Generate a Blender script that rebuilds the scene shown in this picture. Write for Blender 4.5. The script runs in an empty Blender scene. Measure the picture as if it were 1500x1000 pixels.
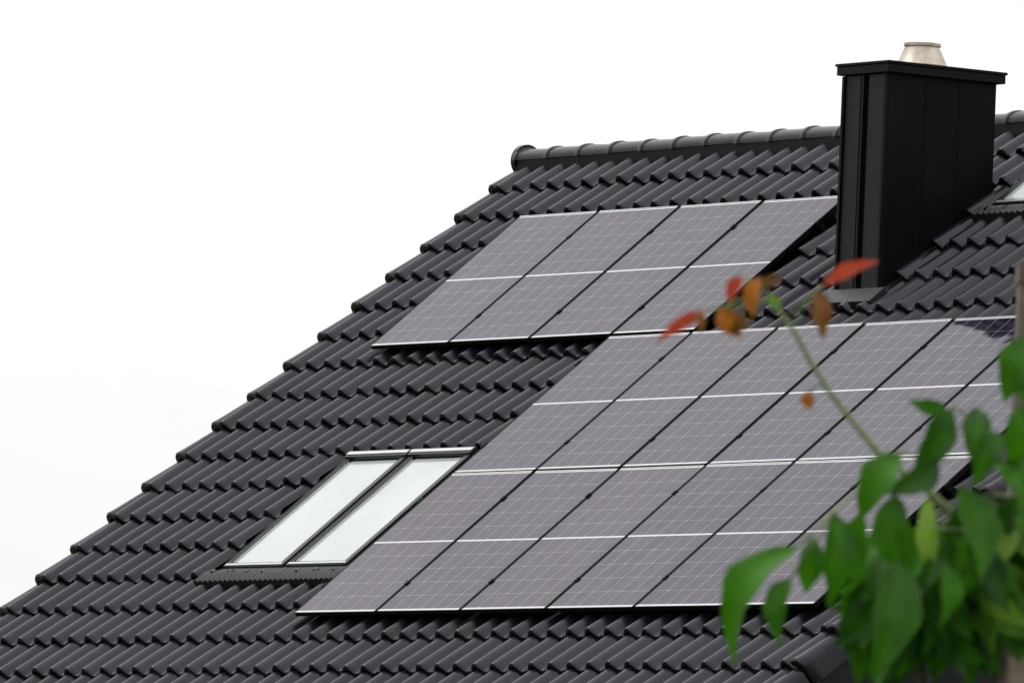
import bpy, numpy as np, math, random
from mathutils import Vector, Matrix
random.seed(7); rng=np.random.default_rng(7)
S=bpy.context.scene
TH=math.radians(39.169); CT,ST=math.cos(TH),math.sin(TH)
Z0=4.957
NB=-0.160      # tile trough plane below module glass plane
VR=6.06        # slope position of the ridge
PITCH=0.22
def R(u,v,n): return (u, v*CT-n*ST, v*ST+n*CT+Z0)
# ------------------------------------------------------------ materials
def nm(name):
    m=bpy.data.materials.new(name); m.use_nodes=True
    return m,m.node_tree,m.node_tree.nodes['Principled BSDF']
def mat(name,col,rough=.5,metal=0,noise=0,scale=8,bump=0,bscale=60,spec=.5,coat=0):
    m,t,b=nm(name)
    b.inputs['Base Color'].default_value=(*col,1); b.inputs['Roughness'].default_value=rough
    b.inputs['Metallic'].default_value=metal; b.inputs['Specular IOR Level'].default_value=spec
    b.inputs['Coat Weight'].default_value=coat
    tc=t.nodes.new('ShaderNodeTexCoord')
    if noise:
        n=t.nodes.new('ShaderNodeTexNoise'); n.inputs['Scale'].default_value=scale; n.inputs['Detail'].default_value=6
        t.links.new(tc.outputs['Object'],n.inputs['Vector'])
        r=t.nodes.new('ShaderNodeMapRange'); r.inputs['From Min'].default_value=.3; r.inputs['From Max'].default_value=.7
        r.inputs['To Min'].default_value=1-noise; r.inputs['To Max'].default_value=1+noise
        t.links.new(n.outputs['Fac'],r.inputs['Value'])
        mx=t.nodes.new('ShaderNodeVectorMath'); mx.operation='SCALE'; mx.inputs[0].default_value=col
        t.links.new(r.outputs['Result'],mx.inputs['Scale']); t.links.new(mx.outputs['Vector'],b.inputs['Base Color'])
    if bump:
        n=t.nodes.new('ShaderNodeTexNoise'); n.inputs['Scale'].default_value=bscale; n.inputs['Detail'].default_value=4
        t.links.new(tc.outputs['Object'],n.inputs['Vector'])
        bp=t.nodes.new('ShaderNodeBump'); bp.inputs['Strength'].default_value=bump; bp.inputs['Distance'].default_value=.01
        t.links.new(n.outputs['Fac'],bp.inputs['Height']); t.links.new(bp.outputs['Normal'],b.inputs['Normal'])
    return m
def tile_material():
    m,t,b=nm('anthracite_tile')
    a=t.nodes.new('ShaderNodeAttribute'); a.attribute_name='tint'
    tc=t.nodes.new('ShaderNodeTexCoord')
    n=t.nodes.new('ShaderNodeTexNoise'); n.inputs['Scale'].default_value=3.0; n.inputs['Detail'].default_value=8; n.inputs['Roughness'].default_value=.65
    t.links.new(tc.outputs['Object'],n.inputs['Vector'])
    ad=t.nodes.new('ShaderNodeMath'); ad.operation='MULTIPLY_ADD'; ad.inputs[1].default_value=.9; 
    t.links.new(n.outputs['Fac'],ad.inputs[0]); t.links.new(a.outputs['Fac'],ad.inputs[2])
    cr=t.nodes.new('ShaderNodeValToRGB')
    cr.color_ramp.elements[0].position=.35; cr.color_ramp.elements[0].color=(.0018,.0018,.0028,1)
    cr.color_ramp.elements[1].position=1.0; cr.color_ramp.elements[1].color=(.0082,.0078,.0115,1)
    t.links.new(ad.outputs[0],cr.inputs['Fac']); t.links.new(cr.outputs['Color'],b.inputs['Base Color'])
    mr=t.nodes.new('ShaderNodeMapRange'); mr.inputs['To Min'].default_value=.18; mr.inputs['To Max'].default_value=.40
    t.links.new(n.outputs['Fac'],mr.inputs['Value']); t.links.new(mr.outputs['Result'],b.inputs['Roughness'])
    n2=t.nodes.new('ShaderNodeTexNoise'); n2.inputs['Scale'].default_value=70
    t.links.new(tc.outputs['Object'],n2.inputs['Vector'])
    bp=t.nodes.new('ShaderNodeBump'); bp.inputs['Strength'].default_value=.2; bp.inputs['Distance'].default_value=.004
    t.links.new(n2.outputs['Fac'],bp.inputs['Height']); t.links.new(bp.outputs['Normal'],b.inputs['Normal'])
    b.inputs['Specular Tint'].default_value=(.90,.89,1,1); b.inputs['Specular IOR Level'].default_value=.34
    return m
def pv_material(W,H):
    m,t,b=nm('pv_glass_cells')
    def M(op,*a):
        n=t.nodes.new('ShaderNodeMath'); n.operation=op
        for i,x in enumerate(a):
            if isinstance(x,(int,float)): n.inputs[i].default_value=x
            else: t.links.new(x,n.inputs[i])
        return n.outputs[0]
    uv=t.nodes.new('ShaderNodeUVMap'); uv.uv_map='UVMap'
    sp=t.nodes.new('ShaderNodeSeparateXYZ'); t.links.new(uv.outputs['UV'],sp.inputs[0])
    x,y=sp.outputs[0],sp.outputs[1]
    mx,my,mg=.010,.013,.0080
    pw=(W-2*mx)/6; hh=H/2-my-mg; ph=hh/5
    fx=M('FRACT',M('DIVIDE',M('SUBTRACT',x,mx),pw)); dx=M('MULTIPLY',M('SUBTRACT',.5,M('ABSOLUTE',M('SUBTRACT',fx,.5))),pw)
    ya=M('ABSOLUTE',M('SUBTRACT',y,H/2)); y1=M('SUBTRACT',ya,mg)
    fy=M('FRACT',M('DIVIDE',y1,ph)); dy=M('MULTIPLY',M('SUBTRACT',.5,M('ABSOLUTE',M('SUBTRACT',fy,.5))),ph)
    l=M('MAXIMUM',M('LESS_THAN',dx,.0019),M('LESS_THAN',dy,.0010))
    l=M('MAXIMUM',l,M('LESS_THAN',M('ADD',dx,dy),.0075))
    l=M('MULTIPLY',l,.55)
    inside=M('MULTIPLY',M('GREATER_THAN',x,mx+.002),M('LESS_THAN',x,W-mx-.002))
    l=M('MULTIPLY',l,inside)
    l=M('MAXIMUM',l,M('LESS_THAN',y1,0.0))
    l=M('MAXIMUM',l,M('GREATER_THAN',y1,hh))
    oi=t.nodes.new('ShaderNodeObjectInfo')
    cr=t.nodes.new('ShaderNodeValToRGB')
    cr.color_ramp.elements[0].color=(.006,.006,.017,1); cr.color_ramp.elements[1].color=(.018,.009,.019,1)
    t.links.new(oi.outputs['Random'],cr.inputs['Fac'])
    mix=t.nodes.new('ShaderNodeMixRGB'); t.links.new(l,mix.inputs['Fac']); t.links.new(cr.outputs['Color'],mix.inputs[1]); mix.inputs[2].default_value=(.50,.48,.50,1)
    t.links.new(mix.outputs['Color'],b.inputs['Base Color'])
    b.inputs['Roughness'].default_value=.05; b.inputs['IOR'].default_value=1.365
    b.inputs['Specular Tint'].default_value=(.97,.88,1,1)
    tc=t.nodes.new('ShaderNodeTexCoord'); n=t.nodes.new('ShaderNodeTexNoise'); n.inputs['Scale'].default_value=1.3; n.inputs['Detail'].default_value=3
    t.links.new(tc.outputs['Object'],n.inputs['Vector'])
    bp=t.nodes.new('ShaderNodeBump'); bp.inputs['Strength'].default_value=.6; bp.inputs['Distance'].default_value=.01
    t.links.new(n.outputs['Fac'],bp.inputs['Height']); t.links.new(bp.outputs['Normal'],b.inputs['Normal'])
    return m
def leaf_material(name,c1,c2,trans=.35):
    m,t,b=nm(name)
    a=t.nodes.new('ShaderNodeAttribute'); a.attribute_name='tint'
    tc=t.nodes.new('ShaderNodeTexCoord'); n=t.nodes.new('ShaderNodeTexNoise'); n.inputs['Scale'].default_value=25; n.inputs['Detail'].default_value=4
    t.links.new(tc.outputs['Object'],n.inputs['Vector'])
    ad=t.nodes.new('ShaderNodeMath'); ad.operation='MULTIPLY_ADD'; ad.inputs[1].default_value=.6
    t.links.new(n.outputs['Fac'],ad.inputs[0]); t.links.new(a.outputs['Fac'],ad.inputs[2])
    cr=t.nodes.new('ShaderNodeValToRGB'); cr.color_ramp.elements[0].position=.25; cr.color_ramp.elements[0].color=(*c1,1); cr.color_ramp.elements[1].position=1; cr.color_ramp.elements[1].color=(*c2,1)
    t.links.new(ad.outputs[0],cr.inputs['Fac']); t.links.new(cr.outputs['Color'],b.inputs['Base Color'])
    b.inputs['Roughness'].default_value=.5; b.inputs['Specular IOR Level'].default_value=.25
    tr=t.nodes.new('ShaderNodeBsdfTranslucent'); t.links.new(cr.outputs['Color'],tr.inputs['Color'])
    mx=t.nodes.new('ShaderNodeMixShader'); mx.inputs[0].default_value=trans
    t.links.new(b.outputs[0],mx.inputs[1]); t.links.new(tr.outputs[0],mx.inputs[2])
    t.links.new(mx.outputs[0],t.nodes['Material Output'].inputs['Surface'])
    return m
M_tile=tile_material()
M_black=mat('black_metal',(.002,.0022,.0025),.5,0,.3,4,.15,30,spec=.12)
M_chim=mat('chimney_cladding',(.0016,.0021,.0023),.5,0,.5,3,.2,12,spec=.08)
M_chimf=mat('chimney_cladding_panel',(.005,.0065,.0075),.5,0,.3,3,.2,12,spec=.2)
M_frameb=mat('black_anodised',(.002,.002,.002),.6,.0,spec=.12)
M_alu=mat('aluminium',(.46,.48,.46),.35,.6,.1,20)
M_steel=mat('flue_steel',(.42,.36,.30),.45,.35,.35,9,.3,25)
M_wframe=mat('window_frame_grey',(.010,.011,.012),.4,.1,spec=.4)
M_pane=mat('roof_pane_painted_sky',(.37,.40,.375),.15,0,.08,2,coat=.4)  # pale base colour stands in for bright sky reflected in the glass
M_lead=mat('flashing',(.014,.015,.017),.5,.2,.3,6,.2,30,spec=.4)
M_wall=mat('white_render',(.50,.51,.54),.9,0,.06,3,.4,120)
M_clad=mat('dark_cladding',(.006,.006,.007),.6,0,.3,6,spec=.2)
M_glass=mat('window_glass',(.03,.04,.05),.05)
M_pole=mat('weathered_concrete',(.10,.075,.06),.9,0,.45,6,.5,40)
M_grass=mat('grass',(.05,.09,.025),.95,0,.5,.6,.6,30)
M_far=mat('added_tree_foliage',(.03,.05,.015),.95,0,.5,.8)  # foliage of the added, unseen tree belt
M_green=leaf_material('green_leaf',(.005,.032,.0015),(.050,.19,.004),.33)
M_yg=leaf_material('young_leaf',(.09,.20,.015),(.22,.36,.05),.4)
M_red=leaf_material('red_leaf',(.34,.035,.015),(.50,.075,.035),.35)
M_or=leaf_material('orange_leaf',(.22,.06,.005),(.46,.17,.010),.35)
M_br=leaf_material('brown_leaf',(.08,.03,.006),(.30,.12,.018),.3)
M_twig=mat('green_twig',(.12,.16,.05),.6,0,.3,30)
M_bark=mat('bark',(.07,.055,.04),.9,0,.4,30,.5,60)
# ------------------------------------------------------------ mesh helpers
class MB:
    def __init__(s): s.v=[];s.f=[];s.m=[];s.mats=[]
    def mi(s,m):
        if m not in s.mats: s.mats.append(m)
        return s.mats.index(m)
    def add(s,vs,fs,m):
        o=len(s.v); s.v+= [tuple(x) for x in vs]; k=s.mi(m)
        for f in fs: s.f.append([i+o for i in f]); s.m.append(k)
    def hexa(s,c,m):
        s.add(c,[(0,3,2,1),(4,5,6,7),(0,1,5,4),(1,2,6,5),(2,3,7,6),(3,0,4,7)],m)
    def rbox(s,u0,u1,v0,v1,n0,n1,m):
        s.hexa([R(u0,v0,n0),R(u1,v0,n0),R(u1,v1,n0),R(u0,v1,n0),R(u0,v0,n1),R(u1,v0,n1),R(u1,v1,n1),R(u0,v1,n1)],m)
    def box(s,x0,x1,y0,y1,z0,z1,m):
        s.hexa([(x0,y0,z0),(x1,y0,z0),(x1,y1,z0),(x0,y1,z0),(x0,y0,z1),(x1,y0,z1),(x1,y1,z1),(x0,y1,z1)],m)
    def tube(s,pts,rad,m,seg=8,caps=True):
        pts=[Vector(p) for p in pts]; rings=[]
        for i,p in enumerate(pts):
            d=(pts[min(i+1,len(pts)-1)]-pts[max(i-1,0)]).normalized()
            a=d.orthogonal().normalized() if i==0 else (a-d*a.dot(d)).normalized()
            b=d.cross(a); rings.append([p+(a*math.cos(2*math.pi*k/seg)+b*math.sin(2*math.pi*k/seg))*rad[i] for k in range(seg)])
        vs=[q for r in rings for q in r]; fs=[]
        for i in range(len(pts)-1):
            for k in range(seg): fs.append((i*seg+k,i*seg+(k+1)%seg,(i+1)*seg+(k+1)%seg,(i+1)*seg+k))
        if caps: fs.append(tuple(range(seg))[::-1]); fs.append(tuple((len(pts)-1)*seg+k for k in range(seg)))
        s.add(vs,fs,m)
    def obj(s,name,parent=None,smooth=False,bevel=0):
        me=bpy.data.meshes.new(name); me.from_pydata(s.v,[],s.f)
        for m in s.mats: me.materials.append(m)
        me.polygons.foreach_set('material_index',s.m)
        if smooth: me.polygons.foreach_set('use_smooth',[True]*len(s.f))
        me.update(); o=bpy.data.objects.new(name,me); S.collection.objects.link(o)
        if parent: o.parent=parent
        if bevel:
            b=o.modifiers.new('b','BEVEL'); b.width=bevel; b.segments=2; b.limit_method='ANGLE'
        return o
def empty(name,loc=(0,0,0)):
    e=bpy.data.objects.new(name,None); e.location=loc; S.collection.objects.link(e); return e
# ------------------------------------------------------------ roof tiles
COURSE=.3897; LIP0=3.328
UL,UR=-4.13,6.47
KS=list(range(-13,7))
def build_tiles(name,holes,parent):
    seg=14; cols=2*seg+1
    s=np.linspace(0,2,cols); q=np.abs((s%1)-.5)/.30
    prof=np.where(q<1,np.sqrt(np.clip(1-q**2,0,1))*.75+ (np.cos(np.clip(q,0,1)*math.pi)*.5+.5)*.25,0)*.068
    TW=2*PITCH; nt=int(round((UR-UL)/TW)); TW=(UR-UL)/nt
    V=[];F=[];T=[];o=0
    for k in KS:
        v0=LIP0+k*COURSE
        for j in range(nt):
            ju=rng.normal(0,.003); jv=rng.normal(0,.006); jn=abs(rng.normal(0,.0035)); tw=rng.normal(0,.003)
            L=min(COURSE+.05, VR-v0+.0)
            rows=[(.06,-.034),(.0,-.034),(-.002,-.008),(.005,0),(.03,.0),(L*.5,-.4),(L,-.9)]
            u=UL+j*TW+(s/2)*(TW*1.0)+ju
            for (dv,dn) in rows:
                if dn<=-.1: base=(1-dv/(COURSE+.05))*.045
                else: base=(1-max(dv,0)/(COURSE+.05))*.045+dn
                n=NB+base+prof*(1-.16*max(dv,0)/L)+jn+tw*(s-1)
                vv=np.full(cols,v0+dv+jv)
                V.append(np.stack([u,vv*CT-n*ST,vv*ST+n*CT+Z0],-1))
            nr=len(rows)
            for a in range(nr-1):
                vm=v0+(rows[a][0]+rows[a+1][0])/2
                for b in range(cols-1):
                    um=(u[b]+u[b+1])/2
                    if any(h[0]<um<h[1] and h[2]<vm<h[3] for h in holes): continue
                    i=o+a*cols+b; F.append((i,i+1,i+cols+1,i+cols))
            T.append(np.full(nr*cols,rng.uniform(0,.5))); o+=nr*cols
    V=np.concatenate(V); T=np.concatenate(T)
    me=bpy.data.meshes.new(name); me.from_pydata(V.tolist(),[],F); me.materials.append(M_tile)
    at=me.attributes.new('tint','FLOAT','POINT'); at.data.foreach_set('value',T.astype(np.float32))
    me.polygons.foreach_set('use_smooth',[True]*len(F)); me.update()
    me.set_sharp_from_angle(angle=math.radians(50))
    ob=bpy.data.objects.new(name,me); S.collection.objects.link(ob); ob.parent=parent
    return ob
house=empty('house')
WINS=[(-1.79,-1.03,.70,2.11),(-.985,-.225,.70,2.11),(2.80,3.58,4.98,5.88)]
holes=[(w[0]-.02,w[1]+.02,w[2]-.06,w[3]+.02) for w in WINS]
build_tiles('roof_tiles',holes,house)
bk=build_tiles('roof_tiles_rear',[],house)
yr=VR*CT-NB*ST
bk.matrix_world=Matrix.Translation((UL+UR,2*yr,0))@Matrix.Rotation(math.pi,4,'Z')
vg=MB()
for side,uc in ((-1,UL+.015),(1,UR-.015)):
    for k in KS:
        v0=LIP0+k*COURSE; v1=min(v0+COURSE+.06,VR)
        nsg=10; ring=[]
        jn=random.uniform(-.006,.007); jv=random.uniform(-.01,.01)
        for (v,r,nc) in ((v0,.034,NB+.032),(v0,.070,NB+.034),(v0+.012,.076,NB+.038),(v0+.1,.070,NB+.028),(v1,.050,NB-.004)):
            pts=[]
            for i in range(nsg+1):
                a=math.pi*i/nsg
                pts.append((uc+side*-1*math.cos(a)*r, v+jv, nc+jn+math.sin(a)*r))
            uo=uc+side*r
            pts.append((uo,v+jv,nc-.13 if r>.04 else nc-.02))
            ring.append(pts)
        n=len(ring[0]); vs=[R(*p) for r_ in ring for p in r_]; fs=[]
        for a in range(len(ring)-1):
            for b in range(n-1): fs.append((a*n+b,a*n+b+1,(a+1)*n+b+1,(a+1)*n+b))
        vg.add(vs,fs,M_tile)
o=vg.obj('verge_tiles',house,True); o.data.set_sharp_from_angle(angle=math.radians(45))
o2=o.copy(); o2.name='verge_tiles_rear'; S.collection.objects.link(o2); o2.parent=house
o2.matrix_world=Matrix.Translation((UL+UR,2*yr,0))@Matrix.Rotation(math.pi,4,'Z')
# ridge: flat-backed caps over a black ventilation strip
zr=VR*ST+NB*CT+Z0
rg=MB(); u=UL-.06; RL=.405
while u<UR+.05:
    ns=16; ring=[]
    jz=random.uniform(-.004,.004); ta=random.uniform(-.004,.004)
    for (du,r) in ((0,.088),(.0,.112),(.010,.117),(.045,.117),(.055,.105),(RL,.098),(RL+.05,.096)):
        ring.append([(u+du, yr+math.cos(-.1+(math.pi+.2)*k/ns)*r*1.15, zr+.066+jz+ta*du/RL+math.sin(-.1+(math.pi+.2)*k/ns)*r*.80) for k in range(ns+1)])
    n=ns+1; fs=[]
    for a in range(len(ring)-1):
        for b in range(ns): fs.append((a*n+b,(a+1)*n+b,(a+1)*n+b+1,a*n+b+1))
    rg.add([p for r_ in ring for p in r_],fs,M_tile); u+=RL
o=rg.obj('ridge_tiles',house,True); o.data.set_sharp_from_angle(angle=math.radians(40))
ec=MB()
ec.tube([(UL-.095,yr,zr+.055),(UL-.08,yr,zr+.055),(UL-.03,yr,zr+.055)],[.110,.128,.128],M_tile,24)
ec.tube([(UR+.10,yr,zr+.055),(UR+.155,yr,zr+.055),(UR+.17,yr,zr+.055)],[.12,.12,.11],M_tile,24)
ec.obj('ridge_end_caps',house,True).data.set_sharp_from_angle(angle=math.radians(40))
vs_=MB(); vs_.box(UL-.02,UR+.02,yr-.11,yr+.11,zr-.10,zr+.062,M_black); vs_.obj('ridge_vent_strip',house)
# house body
hb=MB()
ev=LIP0-13*COURSE; ye,ze=ev*CT,ev*ST+Z0
x0,x1=UL+.25,UR-.28
hb.rbox(UL+.02,UR-.02,ev+.02,VR-.01,NB-.10,NB-.03,M_clad)
yb=2*yr
def mir(p): return (p[0],yb-p[1],p[2])
c=[R(UL+.02,ev+.02,NB-.10),R(UR-.02,ev+.02,NB-.10),R(UR-.02,VR-.01,NB-.10),R(UL+.02,VR-.01,NB-.10),R(UL+.02,ev+.02,NB-.03),R(UR-.02,ev+.02,NB-.03),R(UR-.02,VR-.01,NB-.03),R(UL+.02,VR-.01,NB-.03)]
hb.hexa([mir(p) for p in c],M_clad)
yw0=ye+.45; yw1=yb-yw0
def roofz(y): 
    yy=y if y<yr else yb-y
    return ((yy+ (NB-.12)*ST)/CT)*ST+(NB-.12)*CT+Z0
zsplit=Z0-.27
hb.box(x0,x1,yw0,yw1,0,min(zsplit,roofz(yw0)),M_wall)
zt=min(zsplit,roofz(yw0))
for xx0,xx1 in ((x0,x0+.25),(x1-.25,x1)):
    A=[(yw0,zt),(yw1,zt),(yw1,roofz(yw1)),(yr,roofz(yr)),(yw0,roofz(yw0))]
    vs=[(xx0,a,b) for a,b in A]+[(xx1,a,b) for a,b in A]
    hb.add(vs,[(0,1,2,3,4),(9,8,7,6,5)]+[(i,(i+1)%5,5+(i+1)%5,5+i) for i in range(5)],M_clad)
for uu in (UL+.0,UR-.05):
    hb.rbox(uu,uu+.045,ev,VR-.02,NB-.32,NB-.105,M_clad)
    c=[R(a,b,n) for n in (NB-.32,NB-.105) for a,b in ((uu,ev),(uu+.045,ev),(uu+.045,VR-.02),(uu,VR-.02))]
    hb.hexa([mir(p) for p in c],M_clad)
hb.obj('walls',house)
g=MB()
for yy in (ye-.05,yb-ye+.05):
    ns=8; vs=[];
    for x in (UL,UR):
        for k in range(ns+1):
            a=math.pi+math.pi*k/ns; vs.append((x,yy+math.cos(a)*.07,ze-.10+math.sin(a)*.07))
    g.add(vs,[(k,k+1,ns+2+k,ns+1+k) for k in range(ns)],M_lead)
g.tube([(x1+.06,ye-.02,ze-.15),(x1+.06,yw0-.06,ze-.5),(x1+.06,yw0-.06,0)],[.045]*3,M_lead,10)
g.obj('gutter',house,True)
fw=MB()
for cx in (-2.6,0.2,4.6):
    fw.box(cx-.7,cx+.7,yw0-.03,yw0+.05,1.0,2.4,M_wframe)
    for a in (-.63,.03): fw.box(cx+a,cx+a+.6,yw0-.045,yw0-.031,1.07,2.33,M_glass)
    fw.box(cx-.78,cx+.78,yw0-.12,yw0-.031,.94,.99,M_lead)
fw.box(2.1,3.1,yw0-.04,yw0+.05,.05,2.15,M_wframe); fw.box(2.25,2.95,yw0-.055,yw0-.041,1.2,2.0,M_glass)
for cy in (1.5,6.5):
    fw.box(x1-.05,x1+.03,cy-.6,cy+.6,1.1,2.4,M_wframe); fw.box(x1+.031,x1+.045,cy-.53,cy+.53,1.17,2.33,M_glass)
fw.obj('facade_windows_and_door',house)
# ------------------------------------------------------------ roof windows
def roof_window(w):
    u0,u1,v0,v1=w; e=empty('roof_window'); nt=-.070
    f=MB(); fwid=.055
    f.rbox(u0,u0+fwid,v0,v1,NB-.02,nt,M_wframe); f.rbox(u1-fwid,u1,v0,v1,NB-.02,nt,M_wframe)
    f.rbox(u0+fwid,u1-fwid,v0,v0+.05,NB-.02,nt-.004,M_wframe)
    f.rbox(u0-.01,u1+.01,v1-.075,v1+.0,NB-.02,nt+.018,M_wframe)
    f.obj('frame',e,bevel=.004)
    t=MB()
    t.rbox(u0-.005,u1+.005,v1-.052,v1-.018,nt+.0185,nt+.024,M_alu)
    t.rbox(u0+.02,u1-.02,v0+.010,v0+.030,nt-.002,nt+.003,M_alu)
    t.rbox(u0+.018,u0+.026,v0+.03,v1-.08,nt+.0005,nt+.004,M_lead)
    t.rbox(u0+fwid+.004,u0+fwid+.014,v0+.06,v1-.10,nt-.03,nt-.008,M_alu)
    t.rbox(u1-fwid-.014,u1-fwid-.004,v0+.06,v1-.10,nt-.03,nt-.008,M_alu)
    t.obj('trim',e)
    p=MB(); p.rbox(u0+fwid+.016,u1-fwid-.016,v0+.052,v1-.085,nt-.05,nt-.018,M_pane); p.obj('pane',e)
    s_=MB(); s_.rbox(u0+fwid,u1-fwid,v0+.05,v1-.076,NB-.03,nt-.052,M_wframe); s_.obj('sash_bed',e)
    return e
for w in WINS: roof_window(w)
fl=MB()
def apron(ua,ub,v1,dv):
    n=int((ub-ua)/.032); vs=[];fs=[]
    for i in range(n+1):
        u=ua+(ub-ua)*i/n; d=.014*(i%2)
        vs+= [R(u,v1,NB+.070+d*.3),R(u,v1-dv*.5,NB+.098+d),R(u,v1-dv,NB+.095+d*1.3),R(u,v1-dv,NB+.01)]
    for i in range(n):
        for k in range(3): fs.append((i*4+k,i*4+k+1,i*4+k+5,i*4+k+4))
    fl.add(vs,fs,M_lead)
apron(-1.92,-.12,.70,.20); apron(2.7,3.68,4.98,.15)
for (a,b,v0,v1) in ((-1.87,-1.795,.68,2.17),(-1.028,-.987,.68,2.15),(-.22,-.15,.68,2.17),(2.73,2.795,4.96,5.92),(3.585,3.65,4.96,5.92)):
    fl.rbox(a,b,v0,v1,NB-.02,NB+.035,M_lead)
for a,b,v in ((-1.87,-.15,2.115),(2.73,3.65,5.885)):
    fl.rbox(a,b,v,v+.06,NB-.02,NB+.05,M_lead)
fl.obj('window_flashing',house)
# ------------------------------------------------------------ solar panels
PW,PH=1.0,1.68; PU,PVv=1.02,1.70
LS=.012; LE=.008
M_pv=pv_material(PW-2*LS,PH-2*LE)
def panel_mesh():
    me=bpy.data.meshes.new('solar_panel')
    v=[];f=[];mi=[]
    def bx(x0,x1,y0,y1,z0,z1,m):
        o=len(v); v.extend([(x0,y0,z0),(x1,y0,z0),(x1,y1,z0),(x0,y1,z0),(x0,y0,z1),(x1,y0,z1),(x1,y1,z1),(x0,y1,z1)])
        for q in [(0,3,2,1),(4,5,6,7),(0,1,5,4),(1,2,6,5),(2,3,7,6),(3,0,4,7)]: f.append([a+o for a in q]); mi.append(m)
    v.extend([(LS,LE,-.0015),(PW-LS,LE,-.0015),(PW-LS,PH-LE,-.0015),(LS,PH-LE,-.0015)]); f.append([0,1,2,3]); mi.append(0)
    v.extend([(LS,LE,-.008),(PW-LS,LE,-.008),(PW-LS,PH-LE,-.008),(LS,PH-LE,-.008)]); f.append([7,6,5,4]); mi.append(3)
    bx(0,LS,0,PH,-.035,0,1); bx(PW-LS,PW,0,PH,-.035,0,1)
    bx(LS,PW-LS,0,LE,-.035,.0,1); bx(LS,PW-LS,PH-LE,PH,-.035,.0,1)
    bx(LS,PW-LS,-.0015,LE-.001,-.004,.0012,2); bx(LS,PW-LS,PH-LE+.001,PH+.0015,-.004,.0012,2)  # silver end strips stand in for bright reflections on the black frame
    me.from_pydata(v,[],f)
    for m in (M_pv,M_frameb,M_alu,M_clad): me.materials.append(m)
    me.polygons.foreach_set('material_index',mi)
    uvl=me.uv_layers.new(name='UVMap')
    for p in me.polygons:
        for li in p.loop_indices:
            c=me.vertices[me.loops[li].vertex_index].co; uvl.data[li].uv=(c.x-LS,c.y-LE)
    me.update(); return me
pm=panel_mesh()
def array(cols,rows,uo,vo):
    e=empty('solar_panel_array')
    for i in range(cols):
        for j in range(rows):
            ob=bpy.data.objects.new('solar_panel',pm); S.collection.objects.link(ob); ob.parent=e
            dn=random.uniform(-.0015,.0015)
            loc=R(uo+i*PU+.01,vo+j*PVv+.01,dn)
            ob.matrix_world=Matrix.Translation(loc)@Matrix.Rotation(TH+random.uniform(-.002,.002),4,'X')@Matrix.Rotation(random.uniform(-.003,.003),4,'Y')
    r=MB()
    for j in range(rows):
        for fr in (.2,.8):
            v=vo+(j+fr)*PVv
            r.rbox(uo-.03,uo+cols*PU+.03,v-.02,v+.02,-.078,-.037,M_frameb)
            for i in range(1,cols):
                r.rbox(uo+i*PU-.014,uo+i*PU+.014,v-.022,v+.022,.0055,.008,M_frameb)
                r.rbox(uo+i*PU-.008,uo+i*PU+.008,v-.02,v+.02,-.036,.0055,M_frameb)
            for i in (0,cols):
                s=1 if i else -1; q=uo+i*PU-s*.01
                r.rbox(min(q,q+s*.02),max(q,q+s*.02),v-.03,v+.03,-.036,.004,M_frameb)
            k=uo+.3
            while k<uo+cols*PU:
                r.rbox(k,k+.03,v-.01,v+.10,-.086,-.0785,M_lead); k+=1.14
    r.obj('mounting_rails',e)
array(6,2,0,0); array(4,1,-3.06,3.42)
# ------------------------------------------------------------ chimney
ch=empty('chimney')
cu0,cu1=2.05,2.568; cv0=3.929; cy0=R(0,cv0,-.13)[1]; cy1=cy0+.951; czt=3.974+Z0
cb=R(0,cv0,-.13)[2]-.4
b=MB(); b.box(cu0,cu1,cy0,cy1,cb,czt,M_chim); b.obj('stack',ch,bevel=.004)
b=MB()
b.box(cu0+.035,cu0+.20,cy0-.012,cy0-.001,cb,czt-.02,M_chimf)
b.box(cu0+.30,cu1-.04,cy0-.012,cy0-.001,cb,czt-.02,M_chimf)
for x in (cu0+.012,cu0+.245,cu1-.016): b.box(x-.012,x+.012,cy0-.028,cy0-.0005,cb,czt-.02,M_black)
for k in range(1,3):
    y=cy0+.03+k*.297; b.box(cu1+.0005,cu1+.003,y-.002,y+.002,cb,czt-.02,M_chim)
    b.box(cu0-.010,cu0-.0005,y-.006,y+.006,cb,czt-.02,M_chim)
b.obj('cladding_sheets',ch)
b=MB(); ov=.045
b.box(cu0-ov,cu1+ov,cy0-ov,cy1+ov,czt-.012,czt+.05,M_black)
b.box(cu0-ov-.010,cu1+ov+.010,cy0-ov-.010,cy1+ov+.010,czt+.0505,czt+.070,M_black)
b.obj('cap',ch,bevel=.004)
b=MB(); fx,fy=(cu0+cu1)/2,(cy0+cy1)/2; zt_=czt+.070
b.tube([(fx,fy,zt_),(fx,fy,zt_+.02),(fx,fy,zt_+.025),(fx,fy,zt_+.15),(fx,fy,zt_+.155),(fx,fy,zt_+.175)],[.185,.185,.180,.122,.132,.132],M_steel,32)
b.obj('flue_cowl',ch,True).data.set_sharp_from_angle(angle=math.radians(30))
b=MB()
b.rbox(cu0-.09,cu1+.09,cv0-.16,cv0+.01,NB+.02,NB+.105,M_lead)
b.rbox(cu1+.001,cu1+.08,cv0,cv0+1.32,NB-.01,NB+.07,M_black)
b.rbox(cu0-.10,cu0-.001,cv0,cv0+1.32,NB-.01,NB+.075,M_black)
b.obj('flashing_skirt',ch,bevel=.005)
# ------------------------------------------------------------ ground
g=MB(); g.add([(-3000,-3000,0),(3000,-3000,0),(3000,3000,0),(-3000,3000,0)],[(0,1,2,3)],M_grass); g.obj('ground')
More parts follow.
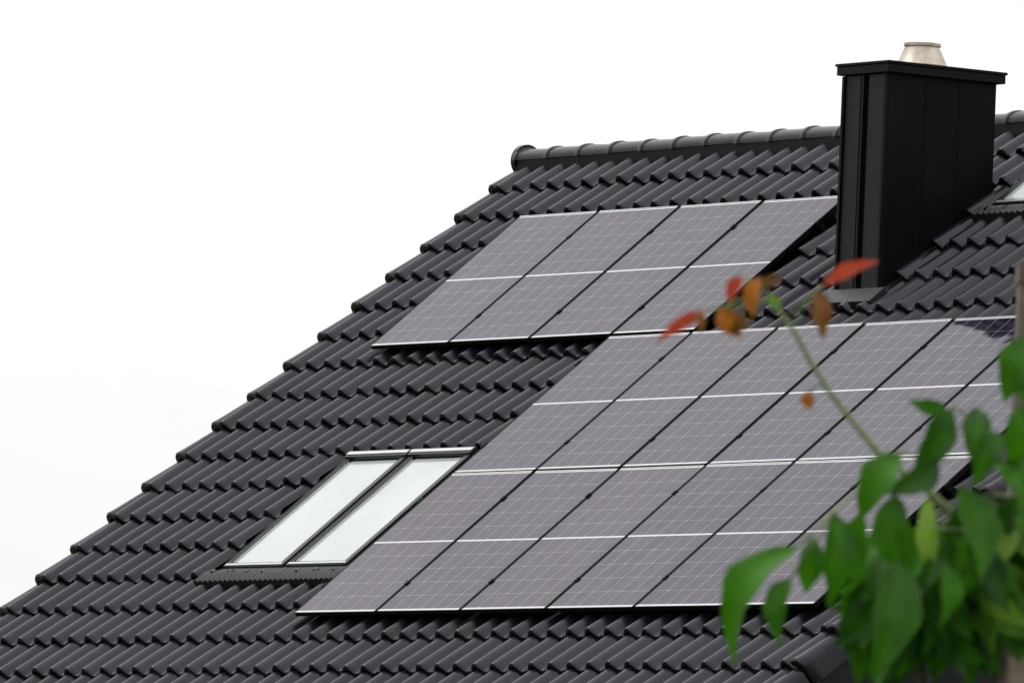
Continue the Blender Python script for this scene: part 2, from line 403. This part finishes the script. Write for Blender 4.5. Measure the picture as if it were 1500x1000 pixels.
# ------------------------------------------------------------ camera
yaw,pit,rol=map(math.radians,(54.821,3.785,2.439))
d=Vector((-math.sin(yaw)*math.cos(pit),math.cos(yaw)*math.cos(pit),math.sin(pit)))
r=Vector((math.cos(yaw),math.sin(yaw),0)); up=r.cross(d)
r2=math.cos(rol)*r+math.sin(rol)*up; u2=-math.sin(rol)*r+math.cos(rol)*up
C=Vector((65.496,-44.377,-3.257+Z0))
cd=bpy.data.cameras.new('camera'); cam=bpy.data.objects.new('camera',cd); S.collection.objects.link(cam)
m3=Matrix((r2,u2,-d)).transposed(); cam.matrix_world=Matrix.Translation(C)@m3.to_4x4()
cd.sensor_width=36; cd.lens=16480/1500*36; cd.clip_start=.5; cd.clip_end=6000
cd.dof.use_dof=True; cd.dof.focus_distance=77; cd.dof.aperture_fstop=cd.lens/1000/.0175
S.camera=cam
# ------------------------------------------------------------ tree belt added out of view, darkens reflections in tiles and chimney
ft=MB()
dirv=math.atan2(d.y,d.x)
for i in range(150):
    a=2*math.pi*i/150+random.uniform(-.02,.02)
    da=abs((a-dirv+math.pi)%(2*math.pi)-math.pi)
    hgt=random.uniform(4.5,6.5) if da<1.0 else random.uniform(12,19)
    rr=random.uniform(118,135); cx,cy=math.cos(a)*rr,math.sin(a)*rr
    ft.tube([(cx,cy,0),(cx+.2,cy,hgt*.5)],[.3,.15],M_far,6)
    for k in range(70):
        th=random.uniform(0,6.28); ph=random.uniform(-1,1); q=random.uniform(.6,1)
        px=cx+math.cos(th)*math.sqrt(1-ph*ph)*3.6*q; py=cy+math.sin(th)*math.sqrt(1-ph*ph)*3.6*q; pz=hgt*.58+ph*hgt*.42*q
        s_=random.uniform(.6,1.3); v1=Vector((random.gauss(0,1),random.gauss(0,1),random.gauss(0,1))).normalized()*s_; v2=v1.orthogonal()
        P=Vector((px,py,pz)); ft.add([P-v1,P-v2*.8,P+v1,P+v2*.8],[(0,1,2,3)],M_far)
ft.obj('added_reflection_trees')
# ------------------------------------------------------------ foreground tree (about 19 m from the viewpoint)
random.seed(33)
T=empty('walnut_tree'); dh=Vector((d.x,d.y,0)).normalized()
base=Vector((C.x,C.y,0))+dh*19*math.cos(pit)+r*.75
T.matrix_world=Matrix.Translation(base)@Matrix.Rotation(yaw,4,'Z')
REF=Vector((.0,0,2.986)); lean=math.radians(2.44)
def tl(x,z,y=0): # centimetres around the crown reference -> tree-local metres
    x/=100;z/=100
    return Vector((x*math.cos(lean)-z*math.sin(lean),y/100,REF.z+z*math.cos(lean)+x*math.sin(lean)))
LV={}
def leaf(b,t,w,m,face=None,tint=None,curl=.12):
    b=Vector(b);t=Vector(t); ax=(t-b); L=ax.length; ax.normalize()
    vw=Vector((random.uniform(-.8,.8),-1,random.uniform(-.3,.9))) if face is None else face
    sd=ax.cross(vw).normalized(); nn=sd.cross(ax).normalized()
    curl=curl*random.uniform(.3,2.2)
    D=LV.setdefault(m,[[],[],[]]); o=len(D[0]); ns=10
    tint=random.choice((random.uniform(0,.15),random.uniform(.1,.65))) if tint is None else tint
    bend=random.uniform(-.12,.12)*L; ph=random.uniform(0,6)
    for i in range(ns+1):
        s=i/ns; hw=w/2*(math.sin(math.pi*min(1,s**.85))**.9*(1-.3*s)*1.25 if 0<s<1 else 0.01)
        hw*=1+.07*math.sin(s*17+ph)
        c=b+ax*L*s+nn*L*curl*math.sin(s*math.pi*.9)-nn*L*curl*s*s*1.2+sd*bend*math.sin(s*math.pi)
        wv=.05*w*math.sin(s*14+ph)
        for k,q in enumerate((-1,-.5,0,.5,1)):
            D[0].append(c+sd*hw*q+nn*(abs(q)*hw*.45+wv*q)); D[2].append(tint+(0.14 if k==2 else 0)+.1*s)
    for i in range(ns):
        for k in range(4): a=o+i*5+k; D[1].append((a,a+1,a+6,a+5))
tw=MB()
for (a,b,c_,e,w,m) in [(-27.7,-35.8,-40,-54.8,6.2,M_green),(-21.3,-30.5,-21.3,-46,7,M_green),(-28.8,-41,-31.7,-52.3,4.6,M_green),
  (-10.4,-20.2,-18.1,-30.9,6,M_green),(-1.7,-12.7,-8.6,-23.5,5.2,M_green),(-2.9,-13.2,-9.2,-12.1,2.8,M_green),(2.3,-12.9,.9,-22.1,4.6,M_green),
  (11.5,-1.0,6.3,-11.5,6.0,M_green),(12.5,-3,11,-14,6,M_green),(-5.8,-27.7,-6.6,-42.1,3.8,M_yg),(-11.5,-27.1,-10.1,-41,6,M_green),(-.6,-26,2.9,-41.5,6.5,M_green),
  (4.6,-21.9,11.5,-31,6,M_green),(-25,-34,-26,-44,4,M_green),(-11,-38,-15.6,-58.5,7.5,M_green),(9.2,-12.7,7.5,-23,5.5,M_green),(-17,-30,-16.5,-41,4,M_green),
  (6,-17,2,-26,4.5,M_green),(-4,-22,-13,-27,4.5,M_green)]:
    y=random.uniform(-30,-24); leaf(tl(a,b,y),tl(c_,e,y+random.uniform(-4,4)),w/100,m,tint=random.uniform(.1,.6))
for pth in [((-14,-24,-20),(-21,-29.5,-26),(-27.7,-35.8,-27)),((-21,-29.5,-26),(-21.3,-31,-27)),((-6,-24,-15),(-8,-20.5,-22),(-10.4,-20.2,-27)),((4,-24,-10),(3,-15,-20),(-1.7,-12.7,-27)),((3,-15,-20),(2.3,-12.9,-26)),((8,-20,-10),(12,-8,-20),(11.5,-1,-27)),((-21,-29.5,-26),(-28.8,-41,-27)),((-4,-25,-5),(-14,-24,-20))]:
    tw.tube([tl(*p) for p in pth],[.0024]*len(pth),M_twig,5)
for (a,b,c_,e,w,m) in [(-22.5,9.6,-13.0,13.6,2.3,M_red),(-33.2,10.8,-34.8,3.8,3.2,M_or),(-29.5,10.4,-33.5,10.2,2.0,M_br),(-36.3,11.3,-38.6,6.6,2.2,M_red),
   (-23.6,8.5,-22.3,.4,4.4,M_br),(-40.2,5.6,-36.2,.8,3.6,M_or),(-36.5,5.4,-38.5,.9,2.5,M_br),(-42.5,5.4,-50.6,-.4,2.1,M_red),(-44.5,5,-43,1.2,2.2,M_br),(-25.0,-8.4,-24.8,-11.6,2.5,M_or),(-30,5.5,-32,8,1.8,M_yg)]:
    y=random.uniform(-2,2); leaf(tl(a,b,y),tl(c_,e,y),w/100,m,tint=random.uniform(.0,.5))
stem=[tl(4,-34),tl(-5,-25),tl(-12.7,-19.4),tl(-17.5,-13.5),tl(-21.3,-8.7),tl(-24.6,-3.5),tl(-27.1,1.2),tl(-31.1,6.9)]
tw.tube(stem,[.008,.0065,.0055,.005,.0047,.0044,.004,.003],M_twig,8)
for pth in [((-31,6.9),(-33.2,10.8)),((-31,6.9),(-36,11.3)),((-31,6.9),(-36,6),(-42.5,5.4)),((-29,4),(-25,7.5),(-22.5,9.6)),((-28,2.5),(-24.6,7.5),(-23.6,8.5)),((-31,6.9),(-37,7),(-40.2,5.6)),((-22,-7.5),(-24,-7.4),(-25,-8.4))]:
    tw.tube([tl(*p) for p in pth],[.0022]*len(pth),M_twig,5)
limbs=[[(2,-300),(1,-180),(3,-110),(6,-70),(9,-40),(14,-10),(17,10)],[(3,-110),(-4,-80),(-6,-55),(-6,-36),(4,-30)],[(6,-70),(20,-50),(30,-30)],[(1,-140),(-20,-110),(-25,-85)],[(3,-120),(25,-95),(38,-70)]]
rad=[[.04,.03,.022,.016,.011,.008,.005],[.014,.011,.009,.008,.007],[.012,.008,.005],[.014,.01,.006],[.014,.01,.006]]
for L_,q in zip(limbs,rad): tw.tube([tl(*p,random.uniform(-3,3)) for p in L_],q,M_bark,10)
centers=[]
for i in range(52):
    a=random.uniform(-12,9); z=random.uniform(-45,-25)
    if z>-34 and a<-6: a+=8
    centers.append((a,z,random.uniform(-28,28)))
for i in range(45): centers.append((random.uniform(-34,42),random.uniform(-125,-72),random.uniform(-28,28)))
for i in range(13): centers.append((random.uniform(17,32),random.uniform(-28,4),random.uniform(-15,20)))
for ci,(a,z,y) in enumerate(centers):
    ang=random.uniform(-1,1)*1.5; L=random.uniform(12,20); dx=math.sin(ang)*L; dz=-abs(math.cos(ang))*L*.3
    if a>16 and z>-30: dx=abs(dx)*.5
    if a+dx<-14 and z>-55: dx=abs(dx)
    if a+dx>10 and -66<z<-34: dx=-abs(dx)*.5
    P0=tl(a,z,y); P1=tl(a+dx*.5,z+dz*.2+.5,y+random.uniform(-5,5)); P2=tl(a+dx,z+dz,y+random.uniform(-8,8))
    tw.tube([P0,P1,P2],[.002,.0017,.001],M_twig,5)
    n=random.choice((2,2,3))
    dm=M_yg if random.random()<.06 else M_green
    for k in range(n):
        s=(k+.7)/n; p=P0.lerp(P1,s*2) if s<.5 else P1.lerp(P2,min(1,s*2-1))
        for sg in (-1,1):
            LL=random.uniform(.08,.145); dr=Vector((sg*random.uniform(.1,.7)+dx*.02,random.uniform(-.5,.5),-random.uniform(.5,1.2))).normalized()
            leaf(p,p+dr*LL,LL*random.uniform(.34,.48),dm)
    dr=(P2-P1).normalized()+Vector((0,0,-.7)); leaf(P2,P2+dr.normalized()*.11,.045,dm)
tw.obj('branches',T,True)
for m,(vs,fs,ti) in LV.items():
    me=bpy.data.meshes.new('leaves'); me.from_pydata([tuple(v) for v in vs],[],fs); me.materials.append(m)
    at=me.attributes.new('tint','FLOAT','POINT'); at.data.foreach_set('value',np.array(ti,dtype=np.float32))
    me.polygons.foreach_set('use_smooth',[True]*len(fs)); me.update()
    ob=bpy.data.objects.new(m.name.replace('_leaf','_leaves'),me); S.collection.objects.link(ob); ob.parent=T
# ------------------------------------------------------------ concrete pole
pp=Vector((C.x,C.y,0))+dh*26*math.cos(pit)+r*1.30
pe=MB()
Hh=3.62; wb,wt=.165,.135
def pw_(z): return wb+(wt-wb)*z/Hh
zs=[0,.5,1.0,1.45,1.55,1.75,1.95,2.15,2.55,2.63,2.71,2.79,3.1,3.18,Hh-.02]
ty=.09
for sg in (-1,1):
    for i in range(len(zs)-1):
        a,b_=zs[i],zs[i+1]; o1,i1=pw_(a)*sg,.045*sg; o2,i2=pw_(b_)*sg,.045*sg
        q=[(min(o1,i1),-ty,a),(max(o1,i1),-ty,a),(max(o1,i1),ty,a),(min(o1,i1),ty,a),(min(o2,i2),-ty,b_),(max(o2,i2),-ty,b_),(max(o2,i2),ty,b_),(min(o2,i2),ty,b_)]
        pe.hexa(q,M_pole)
z=0
while z<Hh-.3:
    pe.box(-.0449,.0449,-ty+.012,ty-.012,z,z+.22,M_pole); z+=.34
pe.box(-wt-.004,wt+.004,-ty-.004,ty+.004,Hh-.02,Hh+.02,M_pole)
po=pe.obj('concrete_utility_pole'); po.matrix_world=Matrix.Translation(pp)@Matrix.Rotation(yaw,4,'Z')
# ------------------------------------------------------------ world + sun
W=bpy.data.worlds.new('World'); S.world=W; W.use_nodes=True; t=W.node_tree; bg=t.nodes['Background']
sd=Vector((-.45,-.35,.82)).normalized(); el=math.asin(sd.z); az=math.atan2(sd.x,sd.y)
sk=t.nodes.new('ShaderNodeTexSky'); sk.sky_type='NISHITA'; sk.sun_disc=False; sk.sun_elevation=el; sk.sun_rotation=az
bg2=t.nodes.new('ShaderNodeBackground')
tc=t.nodes.new('ShaderNodeTexCoord'); mp=t.nodes.new('ShaderNodeMapping'); mp.inputs['Scale'].default_value=(1,1,3)
n=t.nodes.new('ShaderNodeTexNoise'); n.inputs['Scale'].default_value=7; n.inputs['Detail'].default_value=6; n.inputs['Roughness'].default_value=.55
t.links.new(tc.outputs['Generated'],mp.inputs['Vector']); t.links.new(mp.outputs['Vector'],n.inputs['Vector'])
cr=t.nodes.new('ShaderNodeValToRGB'); cr.color_ramp.elements[0].position=.35; cr.color_ramp.elements[0].color=(.90,.90,.91,1); cr.color_ramp.elements[1].position=.62; cr.color_ramp.elements[1].color=(1,1,1,1)
t.links.new(n.outputs['Fac'],cr.inputs['Fac']); t.links.new(cr.outputs['Color'],bg2.inputs['Color'])
# overcast luminance rises from the horizon to the zenith, with soft fine cloud texture
sp=t.nodes.new('ShaderNodeSeparateXYZ'); t.links.new(tc.outputs['Generated'],sp.inputs[0])
mr=t.nodes.new('ShaderNodeMapRange'); mr.inputs['From Min'].default_value=0.0; mr.inputs['From Max'].default_value=1.0; mr.inputs['To Min'].default_value=1.0; mr.inputs['To Max'].default_value=2.25
t.links.new(sp.outputs[2],mr.inputs['Value'])
n3=t.nodes.new('ShaderNodeTexNoise'); n3.inputs['Scale'].default_value=26; n3.inputs['Detail'].default_value=3; t.links.new(mp.outputs['Vector'],n3.inputs['Vector'])
m3r=t.nodes.new('ShaderNodeMapRange'); m3r.inputs['From Min'].default_value=.3; m3r.inputs['From Max'].default_value=.7; m3r.inputs['To Min'].default_value=.86; m3r.inputs['To Max'].default_value=1.10
t.links.new(n3.outputs['Fac'],m3r.inputs['Value'])
# texture only counts away from the bright haze at the horizon
mxh=t.nodes.new('ShaderNodeMapRange'); mxh.inputs['From Min'].default_value=.08; mxh.inputs['From Max'].default_value=.35; t.links.new(sp.outputs[2],mxh.inputs['Value'])
lerp=t.nodes.new('ShaderNodeMix'); lerp.data_type='FLOAT'; lerp.inputs[2].default_value=1.0
t.links.new(mxh.outputs['Result'],lerp.inputs[0]); t.links.new(m3r.outputs['Result'],lerp.inputs[3])
mu=t.nodes.new('ShaderNodeMath'); mu.operation='MULTIPLY'; t.links.new(mr.outputs['Result'],mu.inputs[0]); t.links.new(lerp.outputs[0],mu.inputs[1])
t.links.new(mu.outputs[0],bg2.inputs['Strength'])
t.links.new(sk.outputs['Color'],bg.inputs['Color']); bg.inputs['Strength'].default_value=.08
ms=t.nodes.new('ShaderNodeMixShader'); ms.inputs[0].default_value=.96
t.links.new(bg.outputs[0],ms.inputs[1]); t.links.new(bg2.outputs[0],ms.inputs[2]); t.links.new(ms.outputs[0],t.nodes['World Output'].inputs['Surface'])
sl=bpy.data.lights.new('sun','SUN'); sl.energy=.9; sl.angle=math.radians(16); sl.color=(1,.98,.96)
so=bpy.data.objects.new('sun',sl); S.collection.objects.link(so); so.rotation_euler=sd.to_track_quat('Z','Y').to_euler()
S.view_settings.view_transform='Standard'; S.view_settings.look='None'; S.view_settings.exposure=0
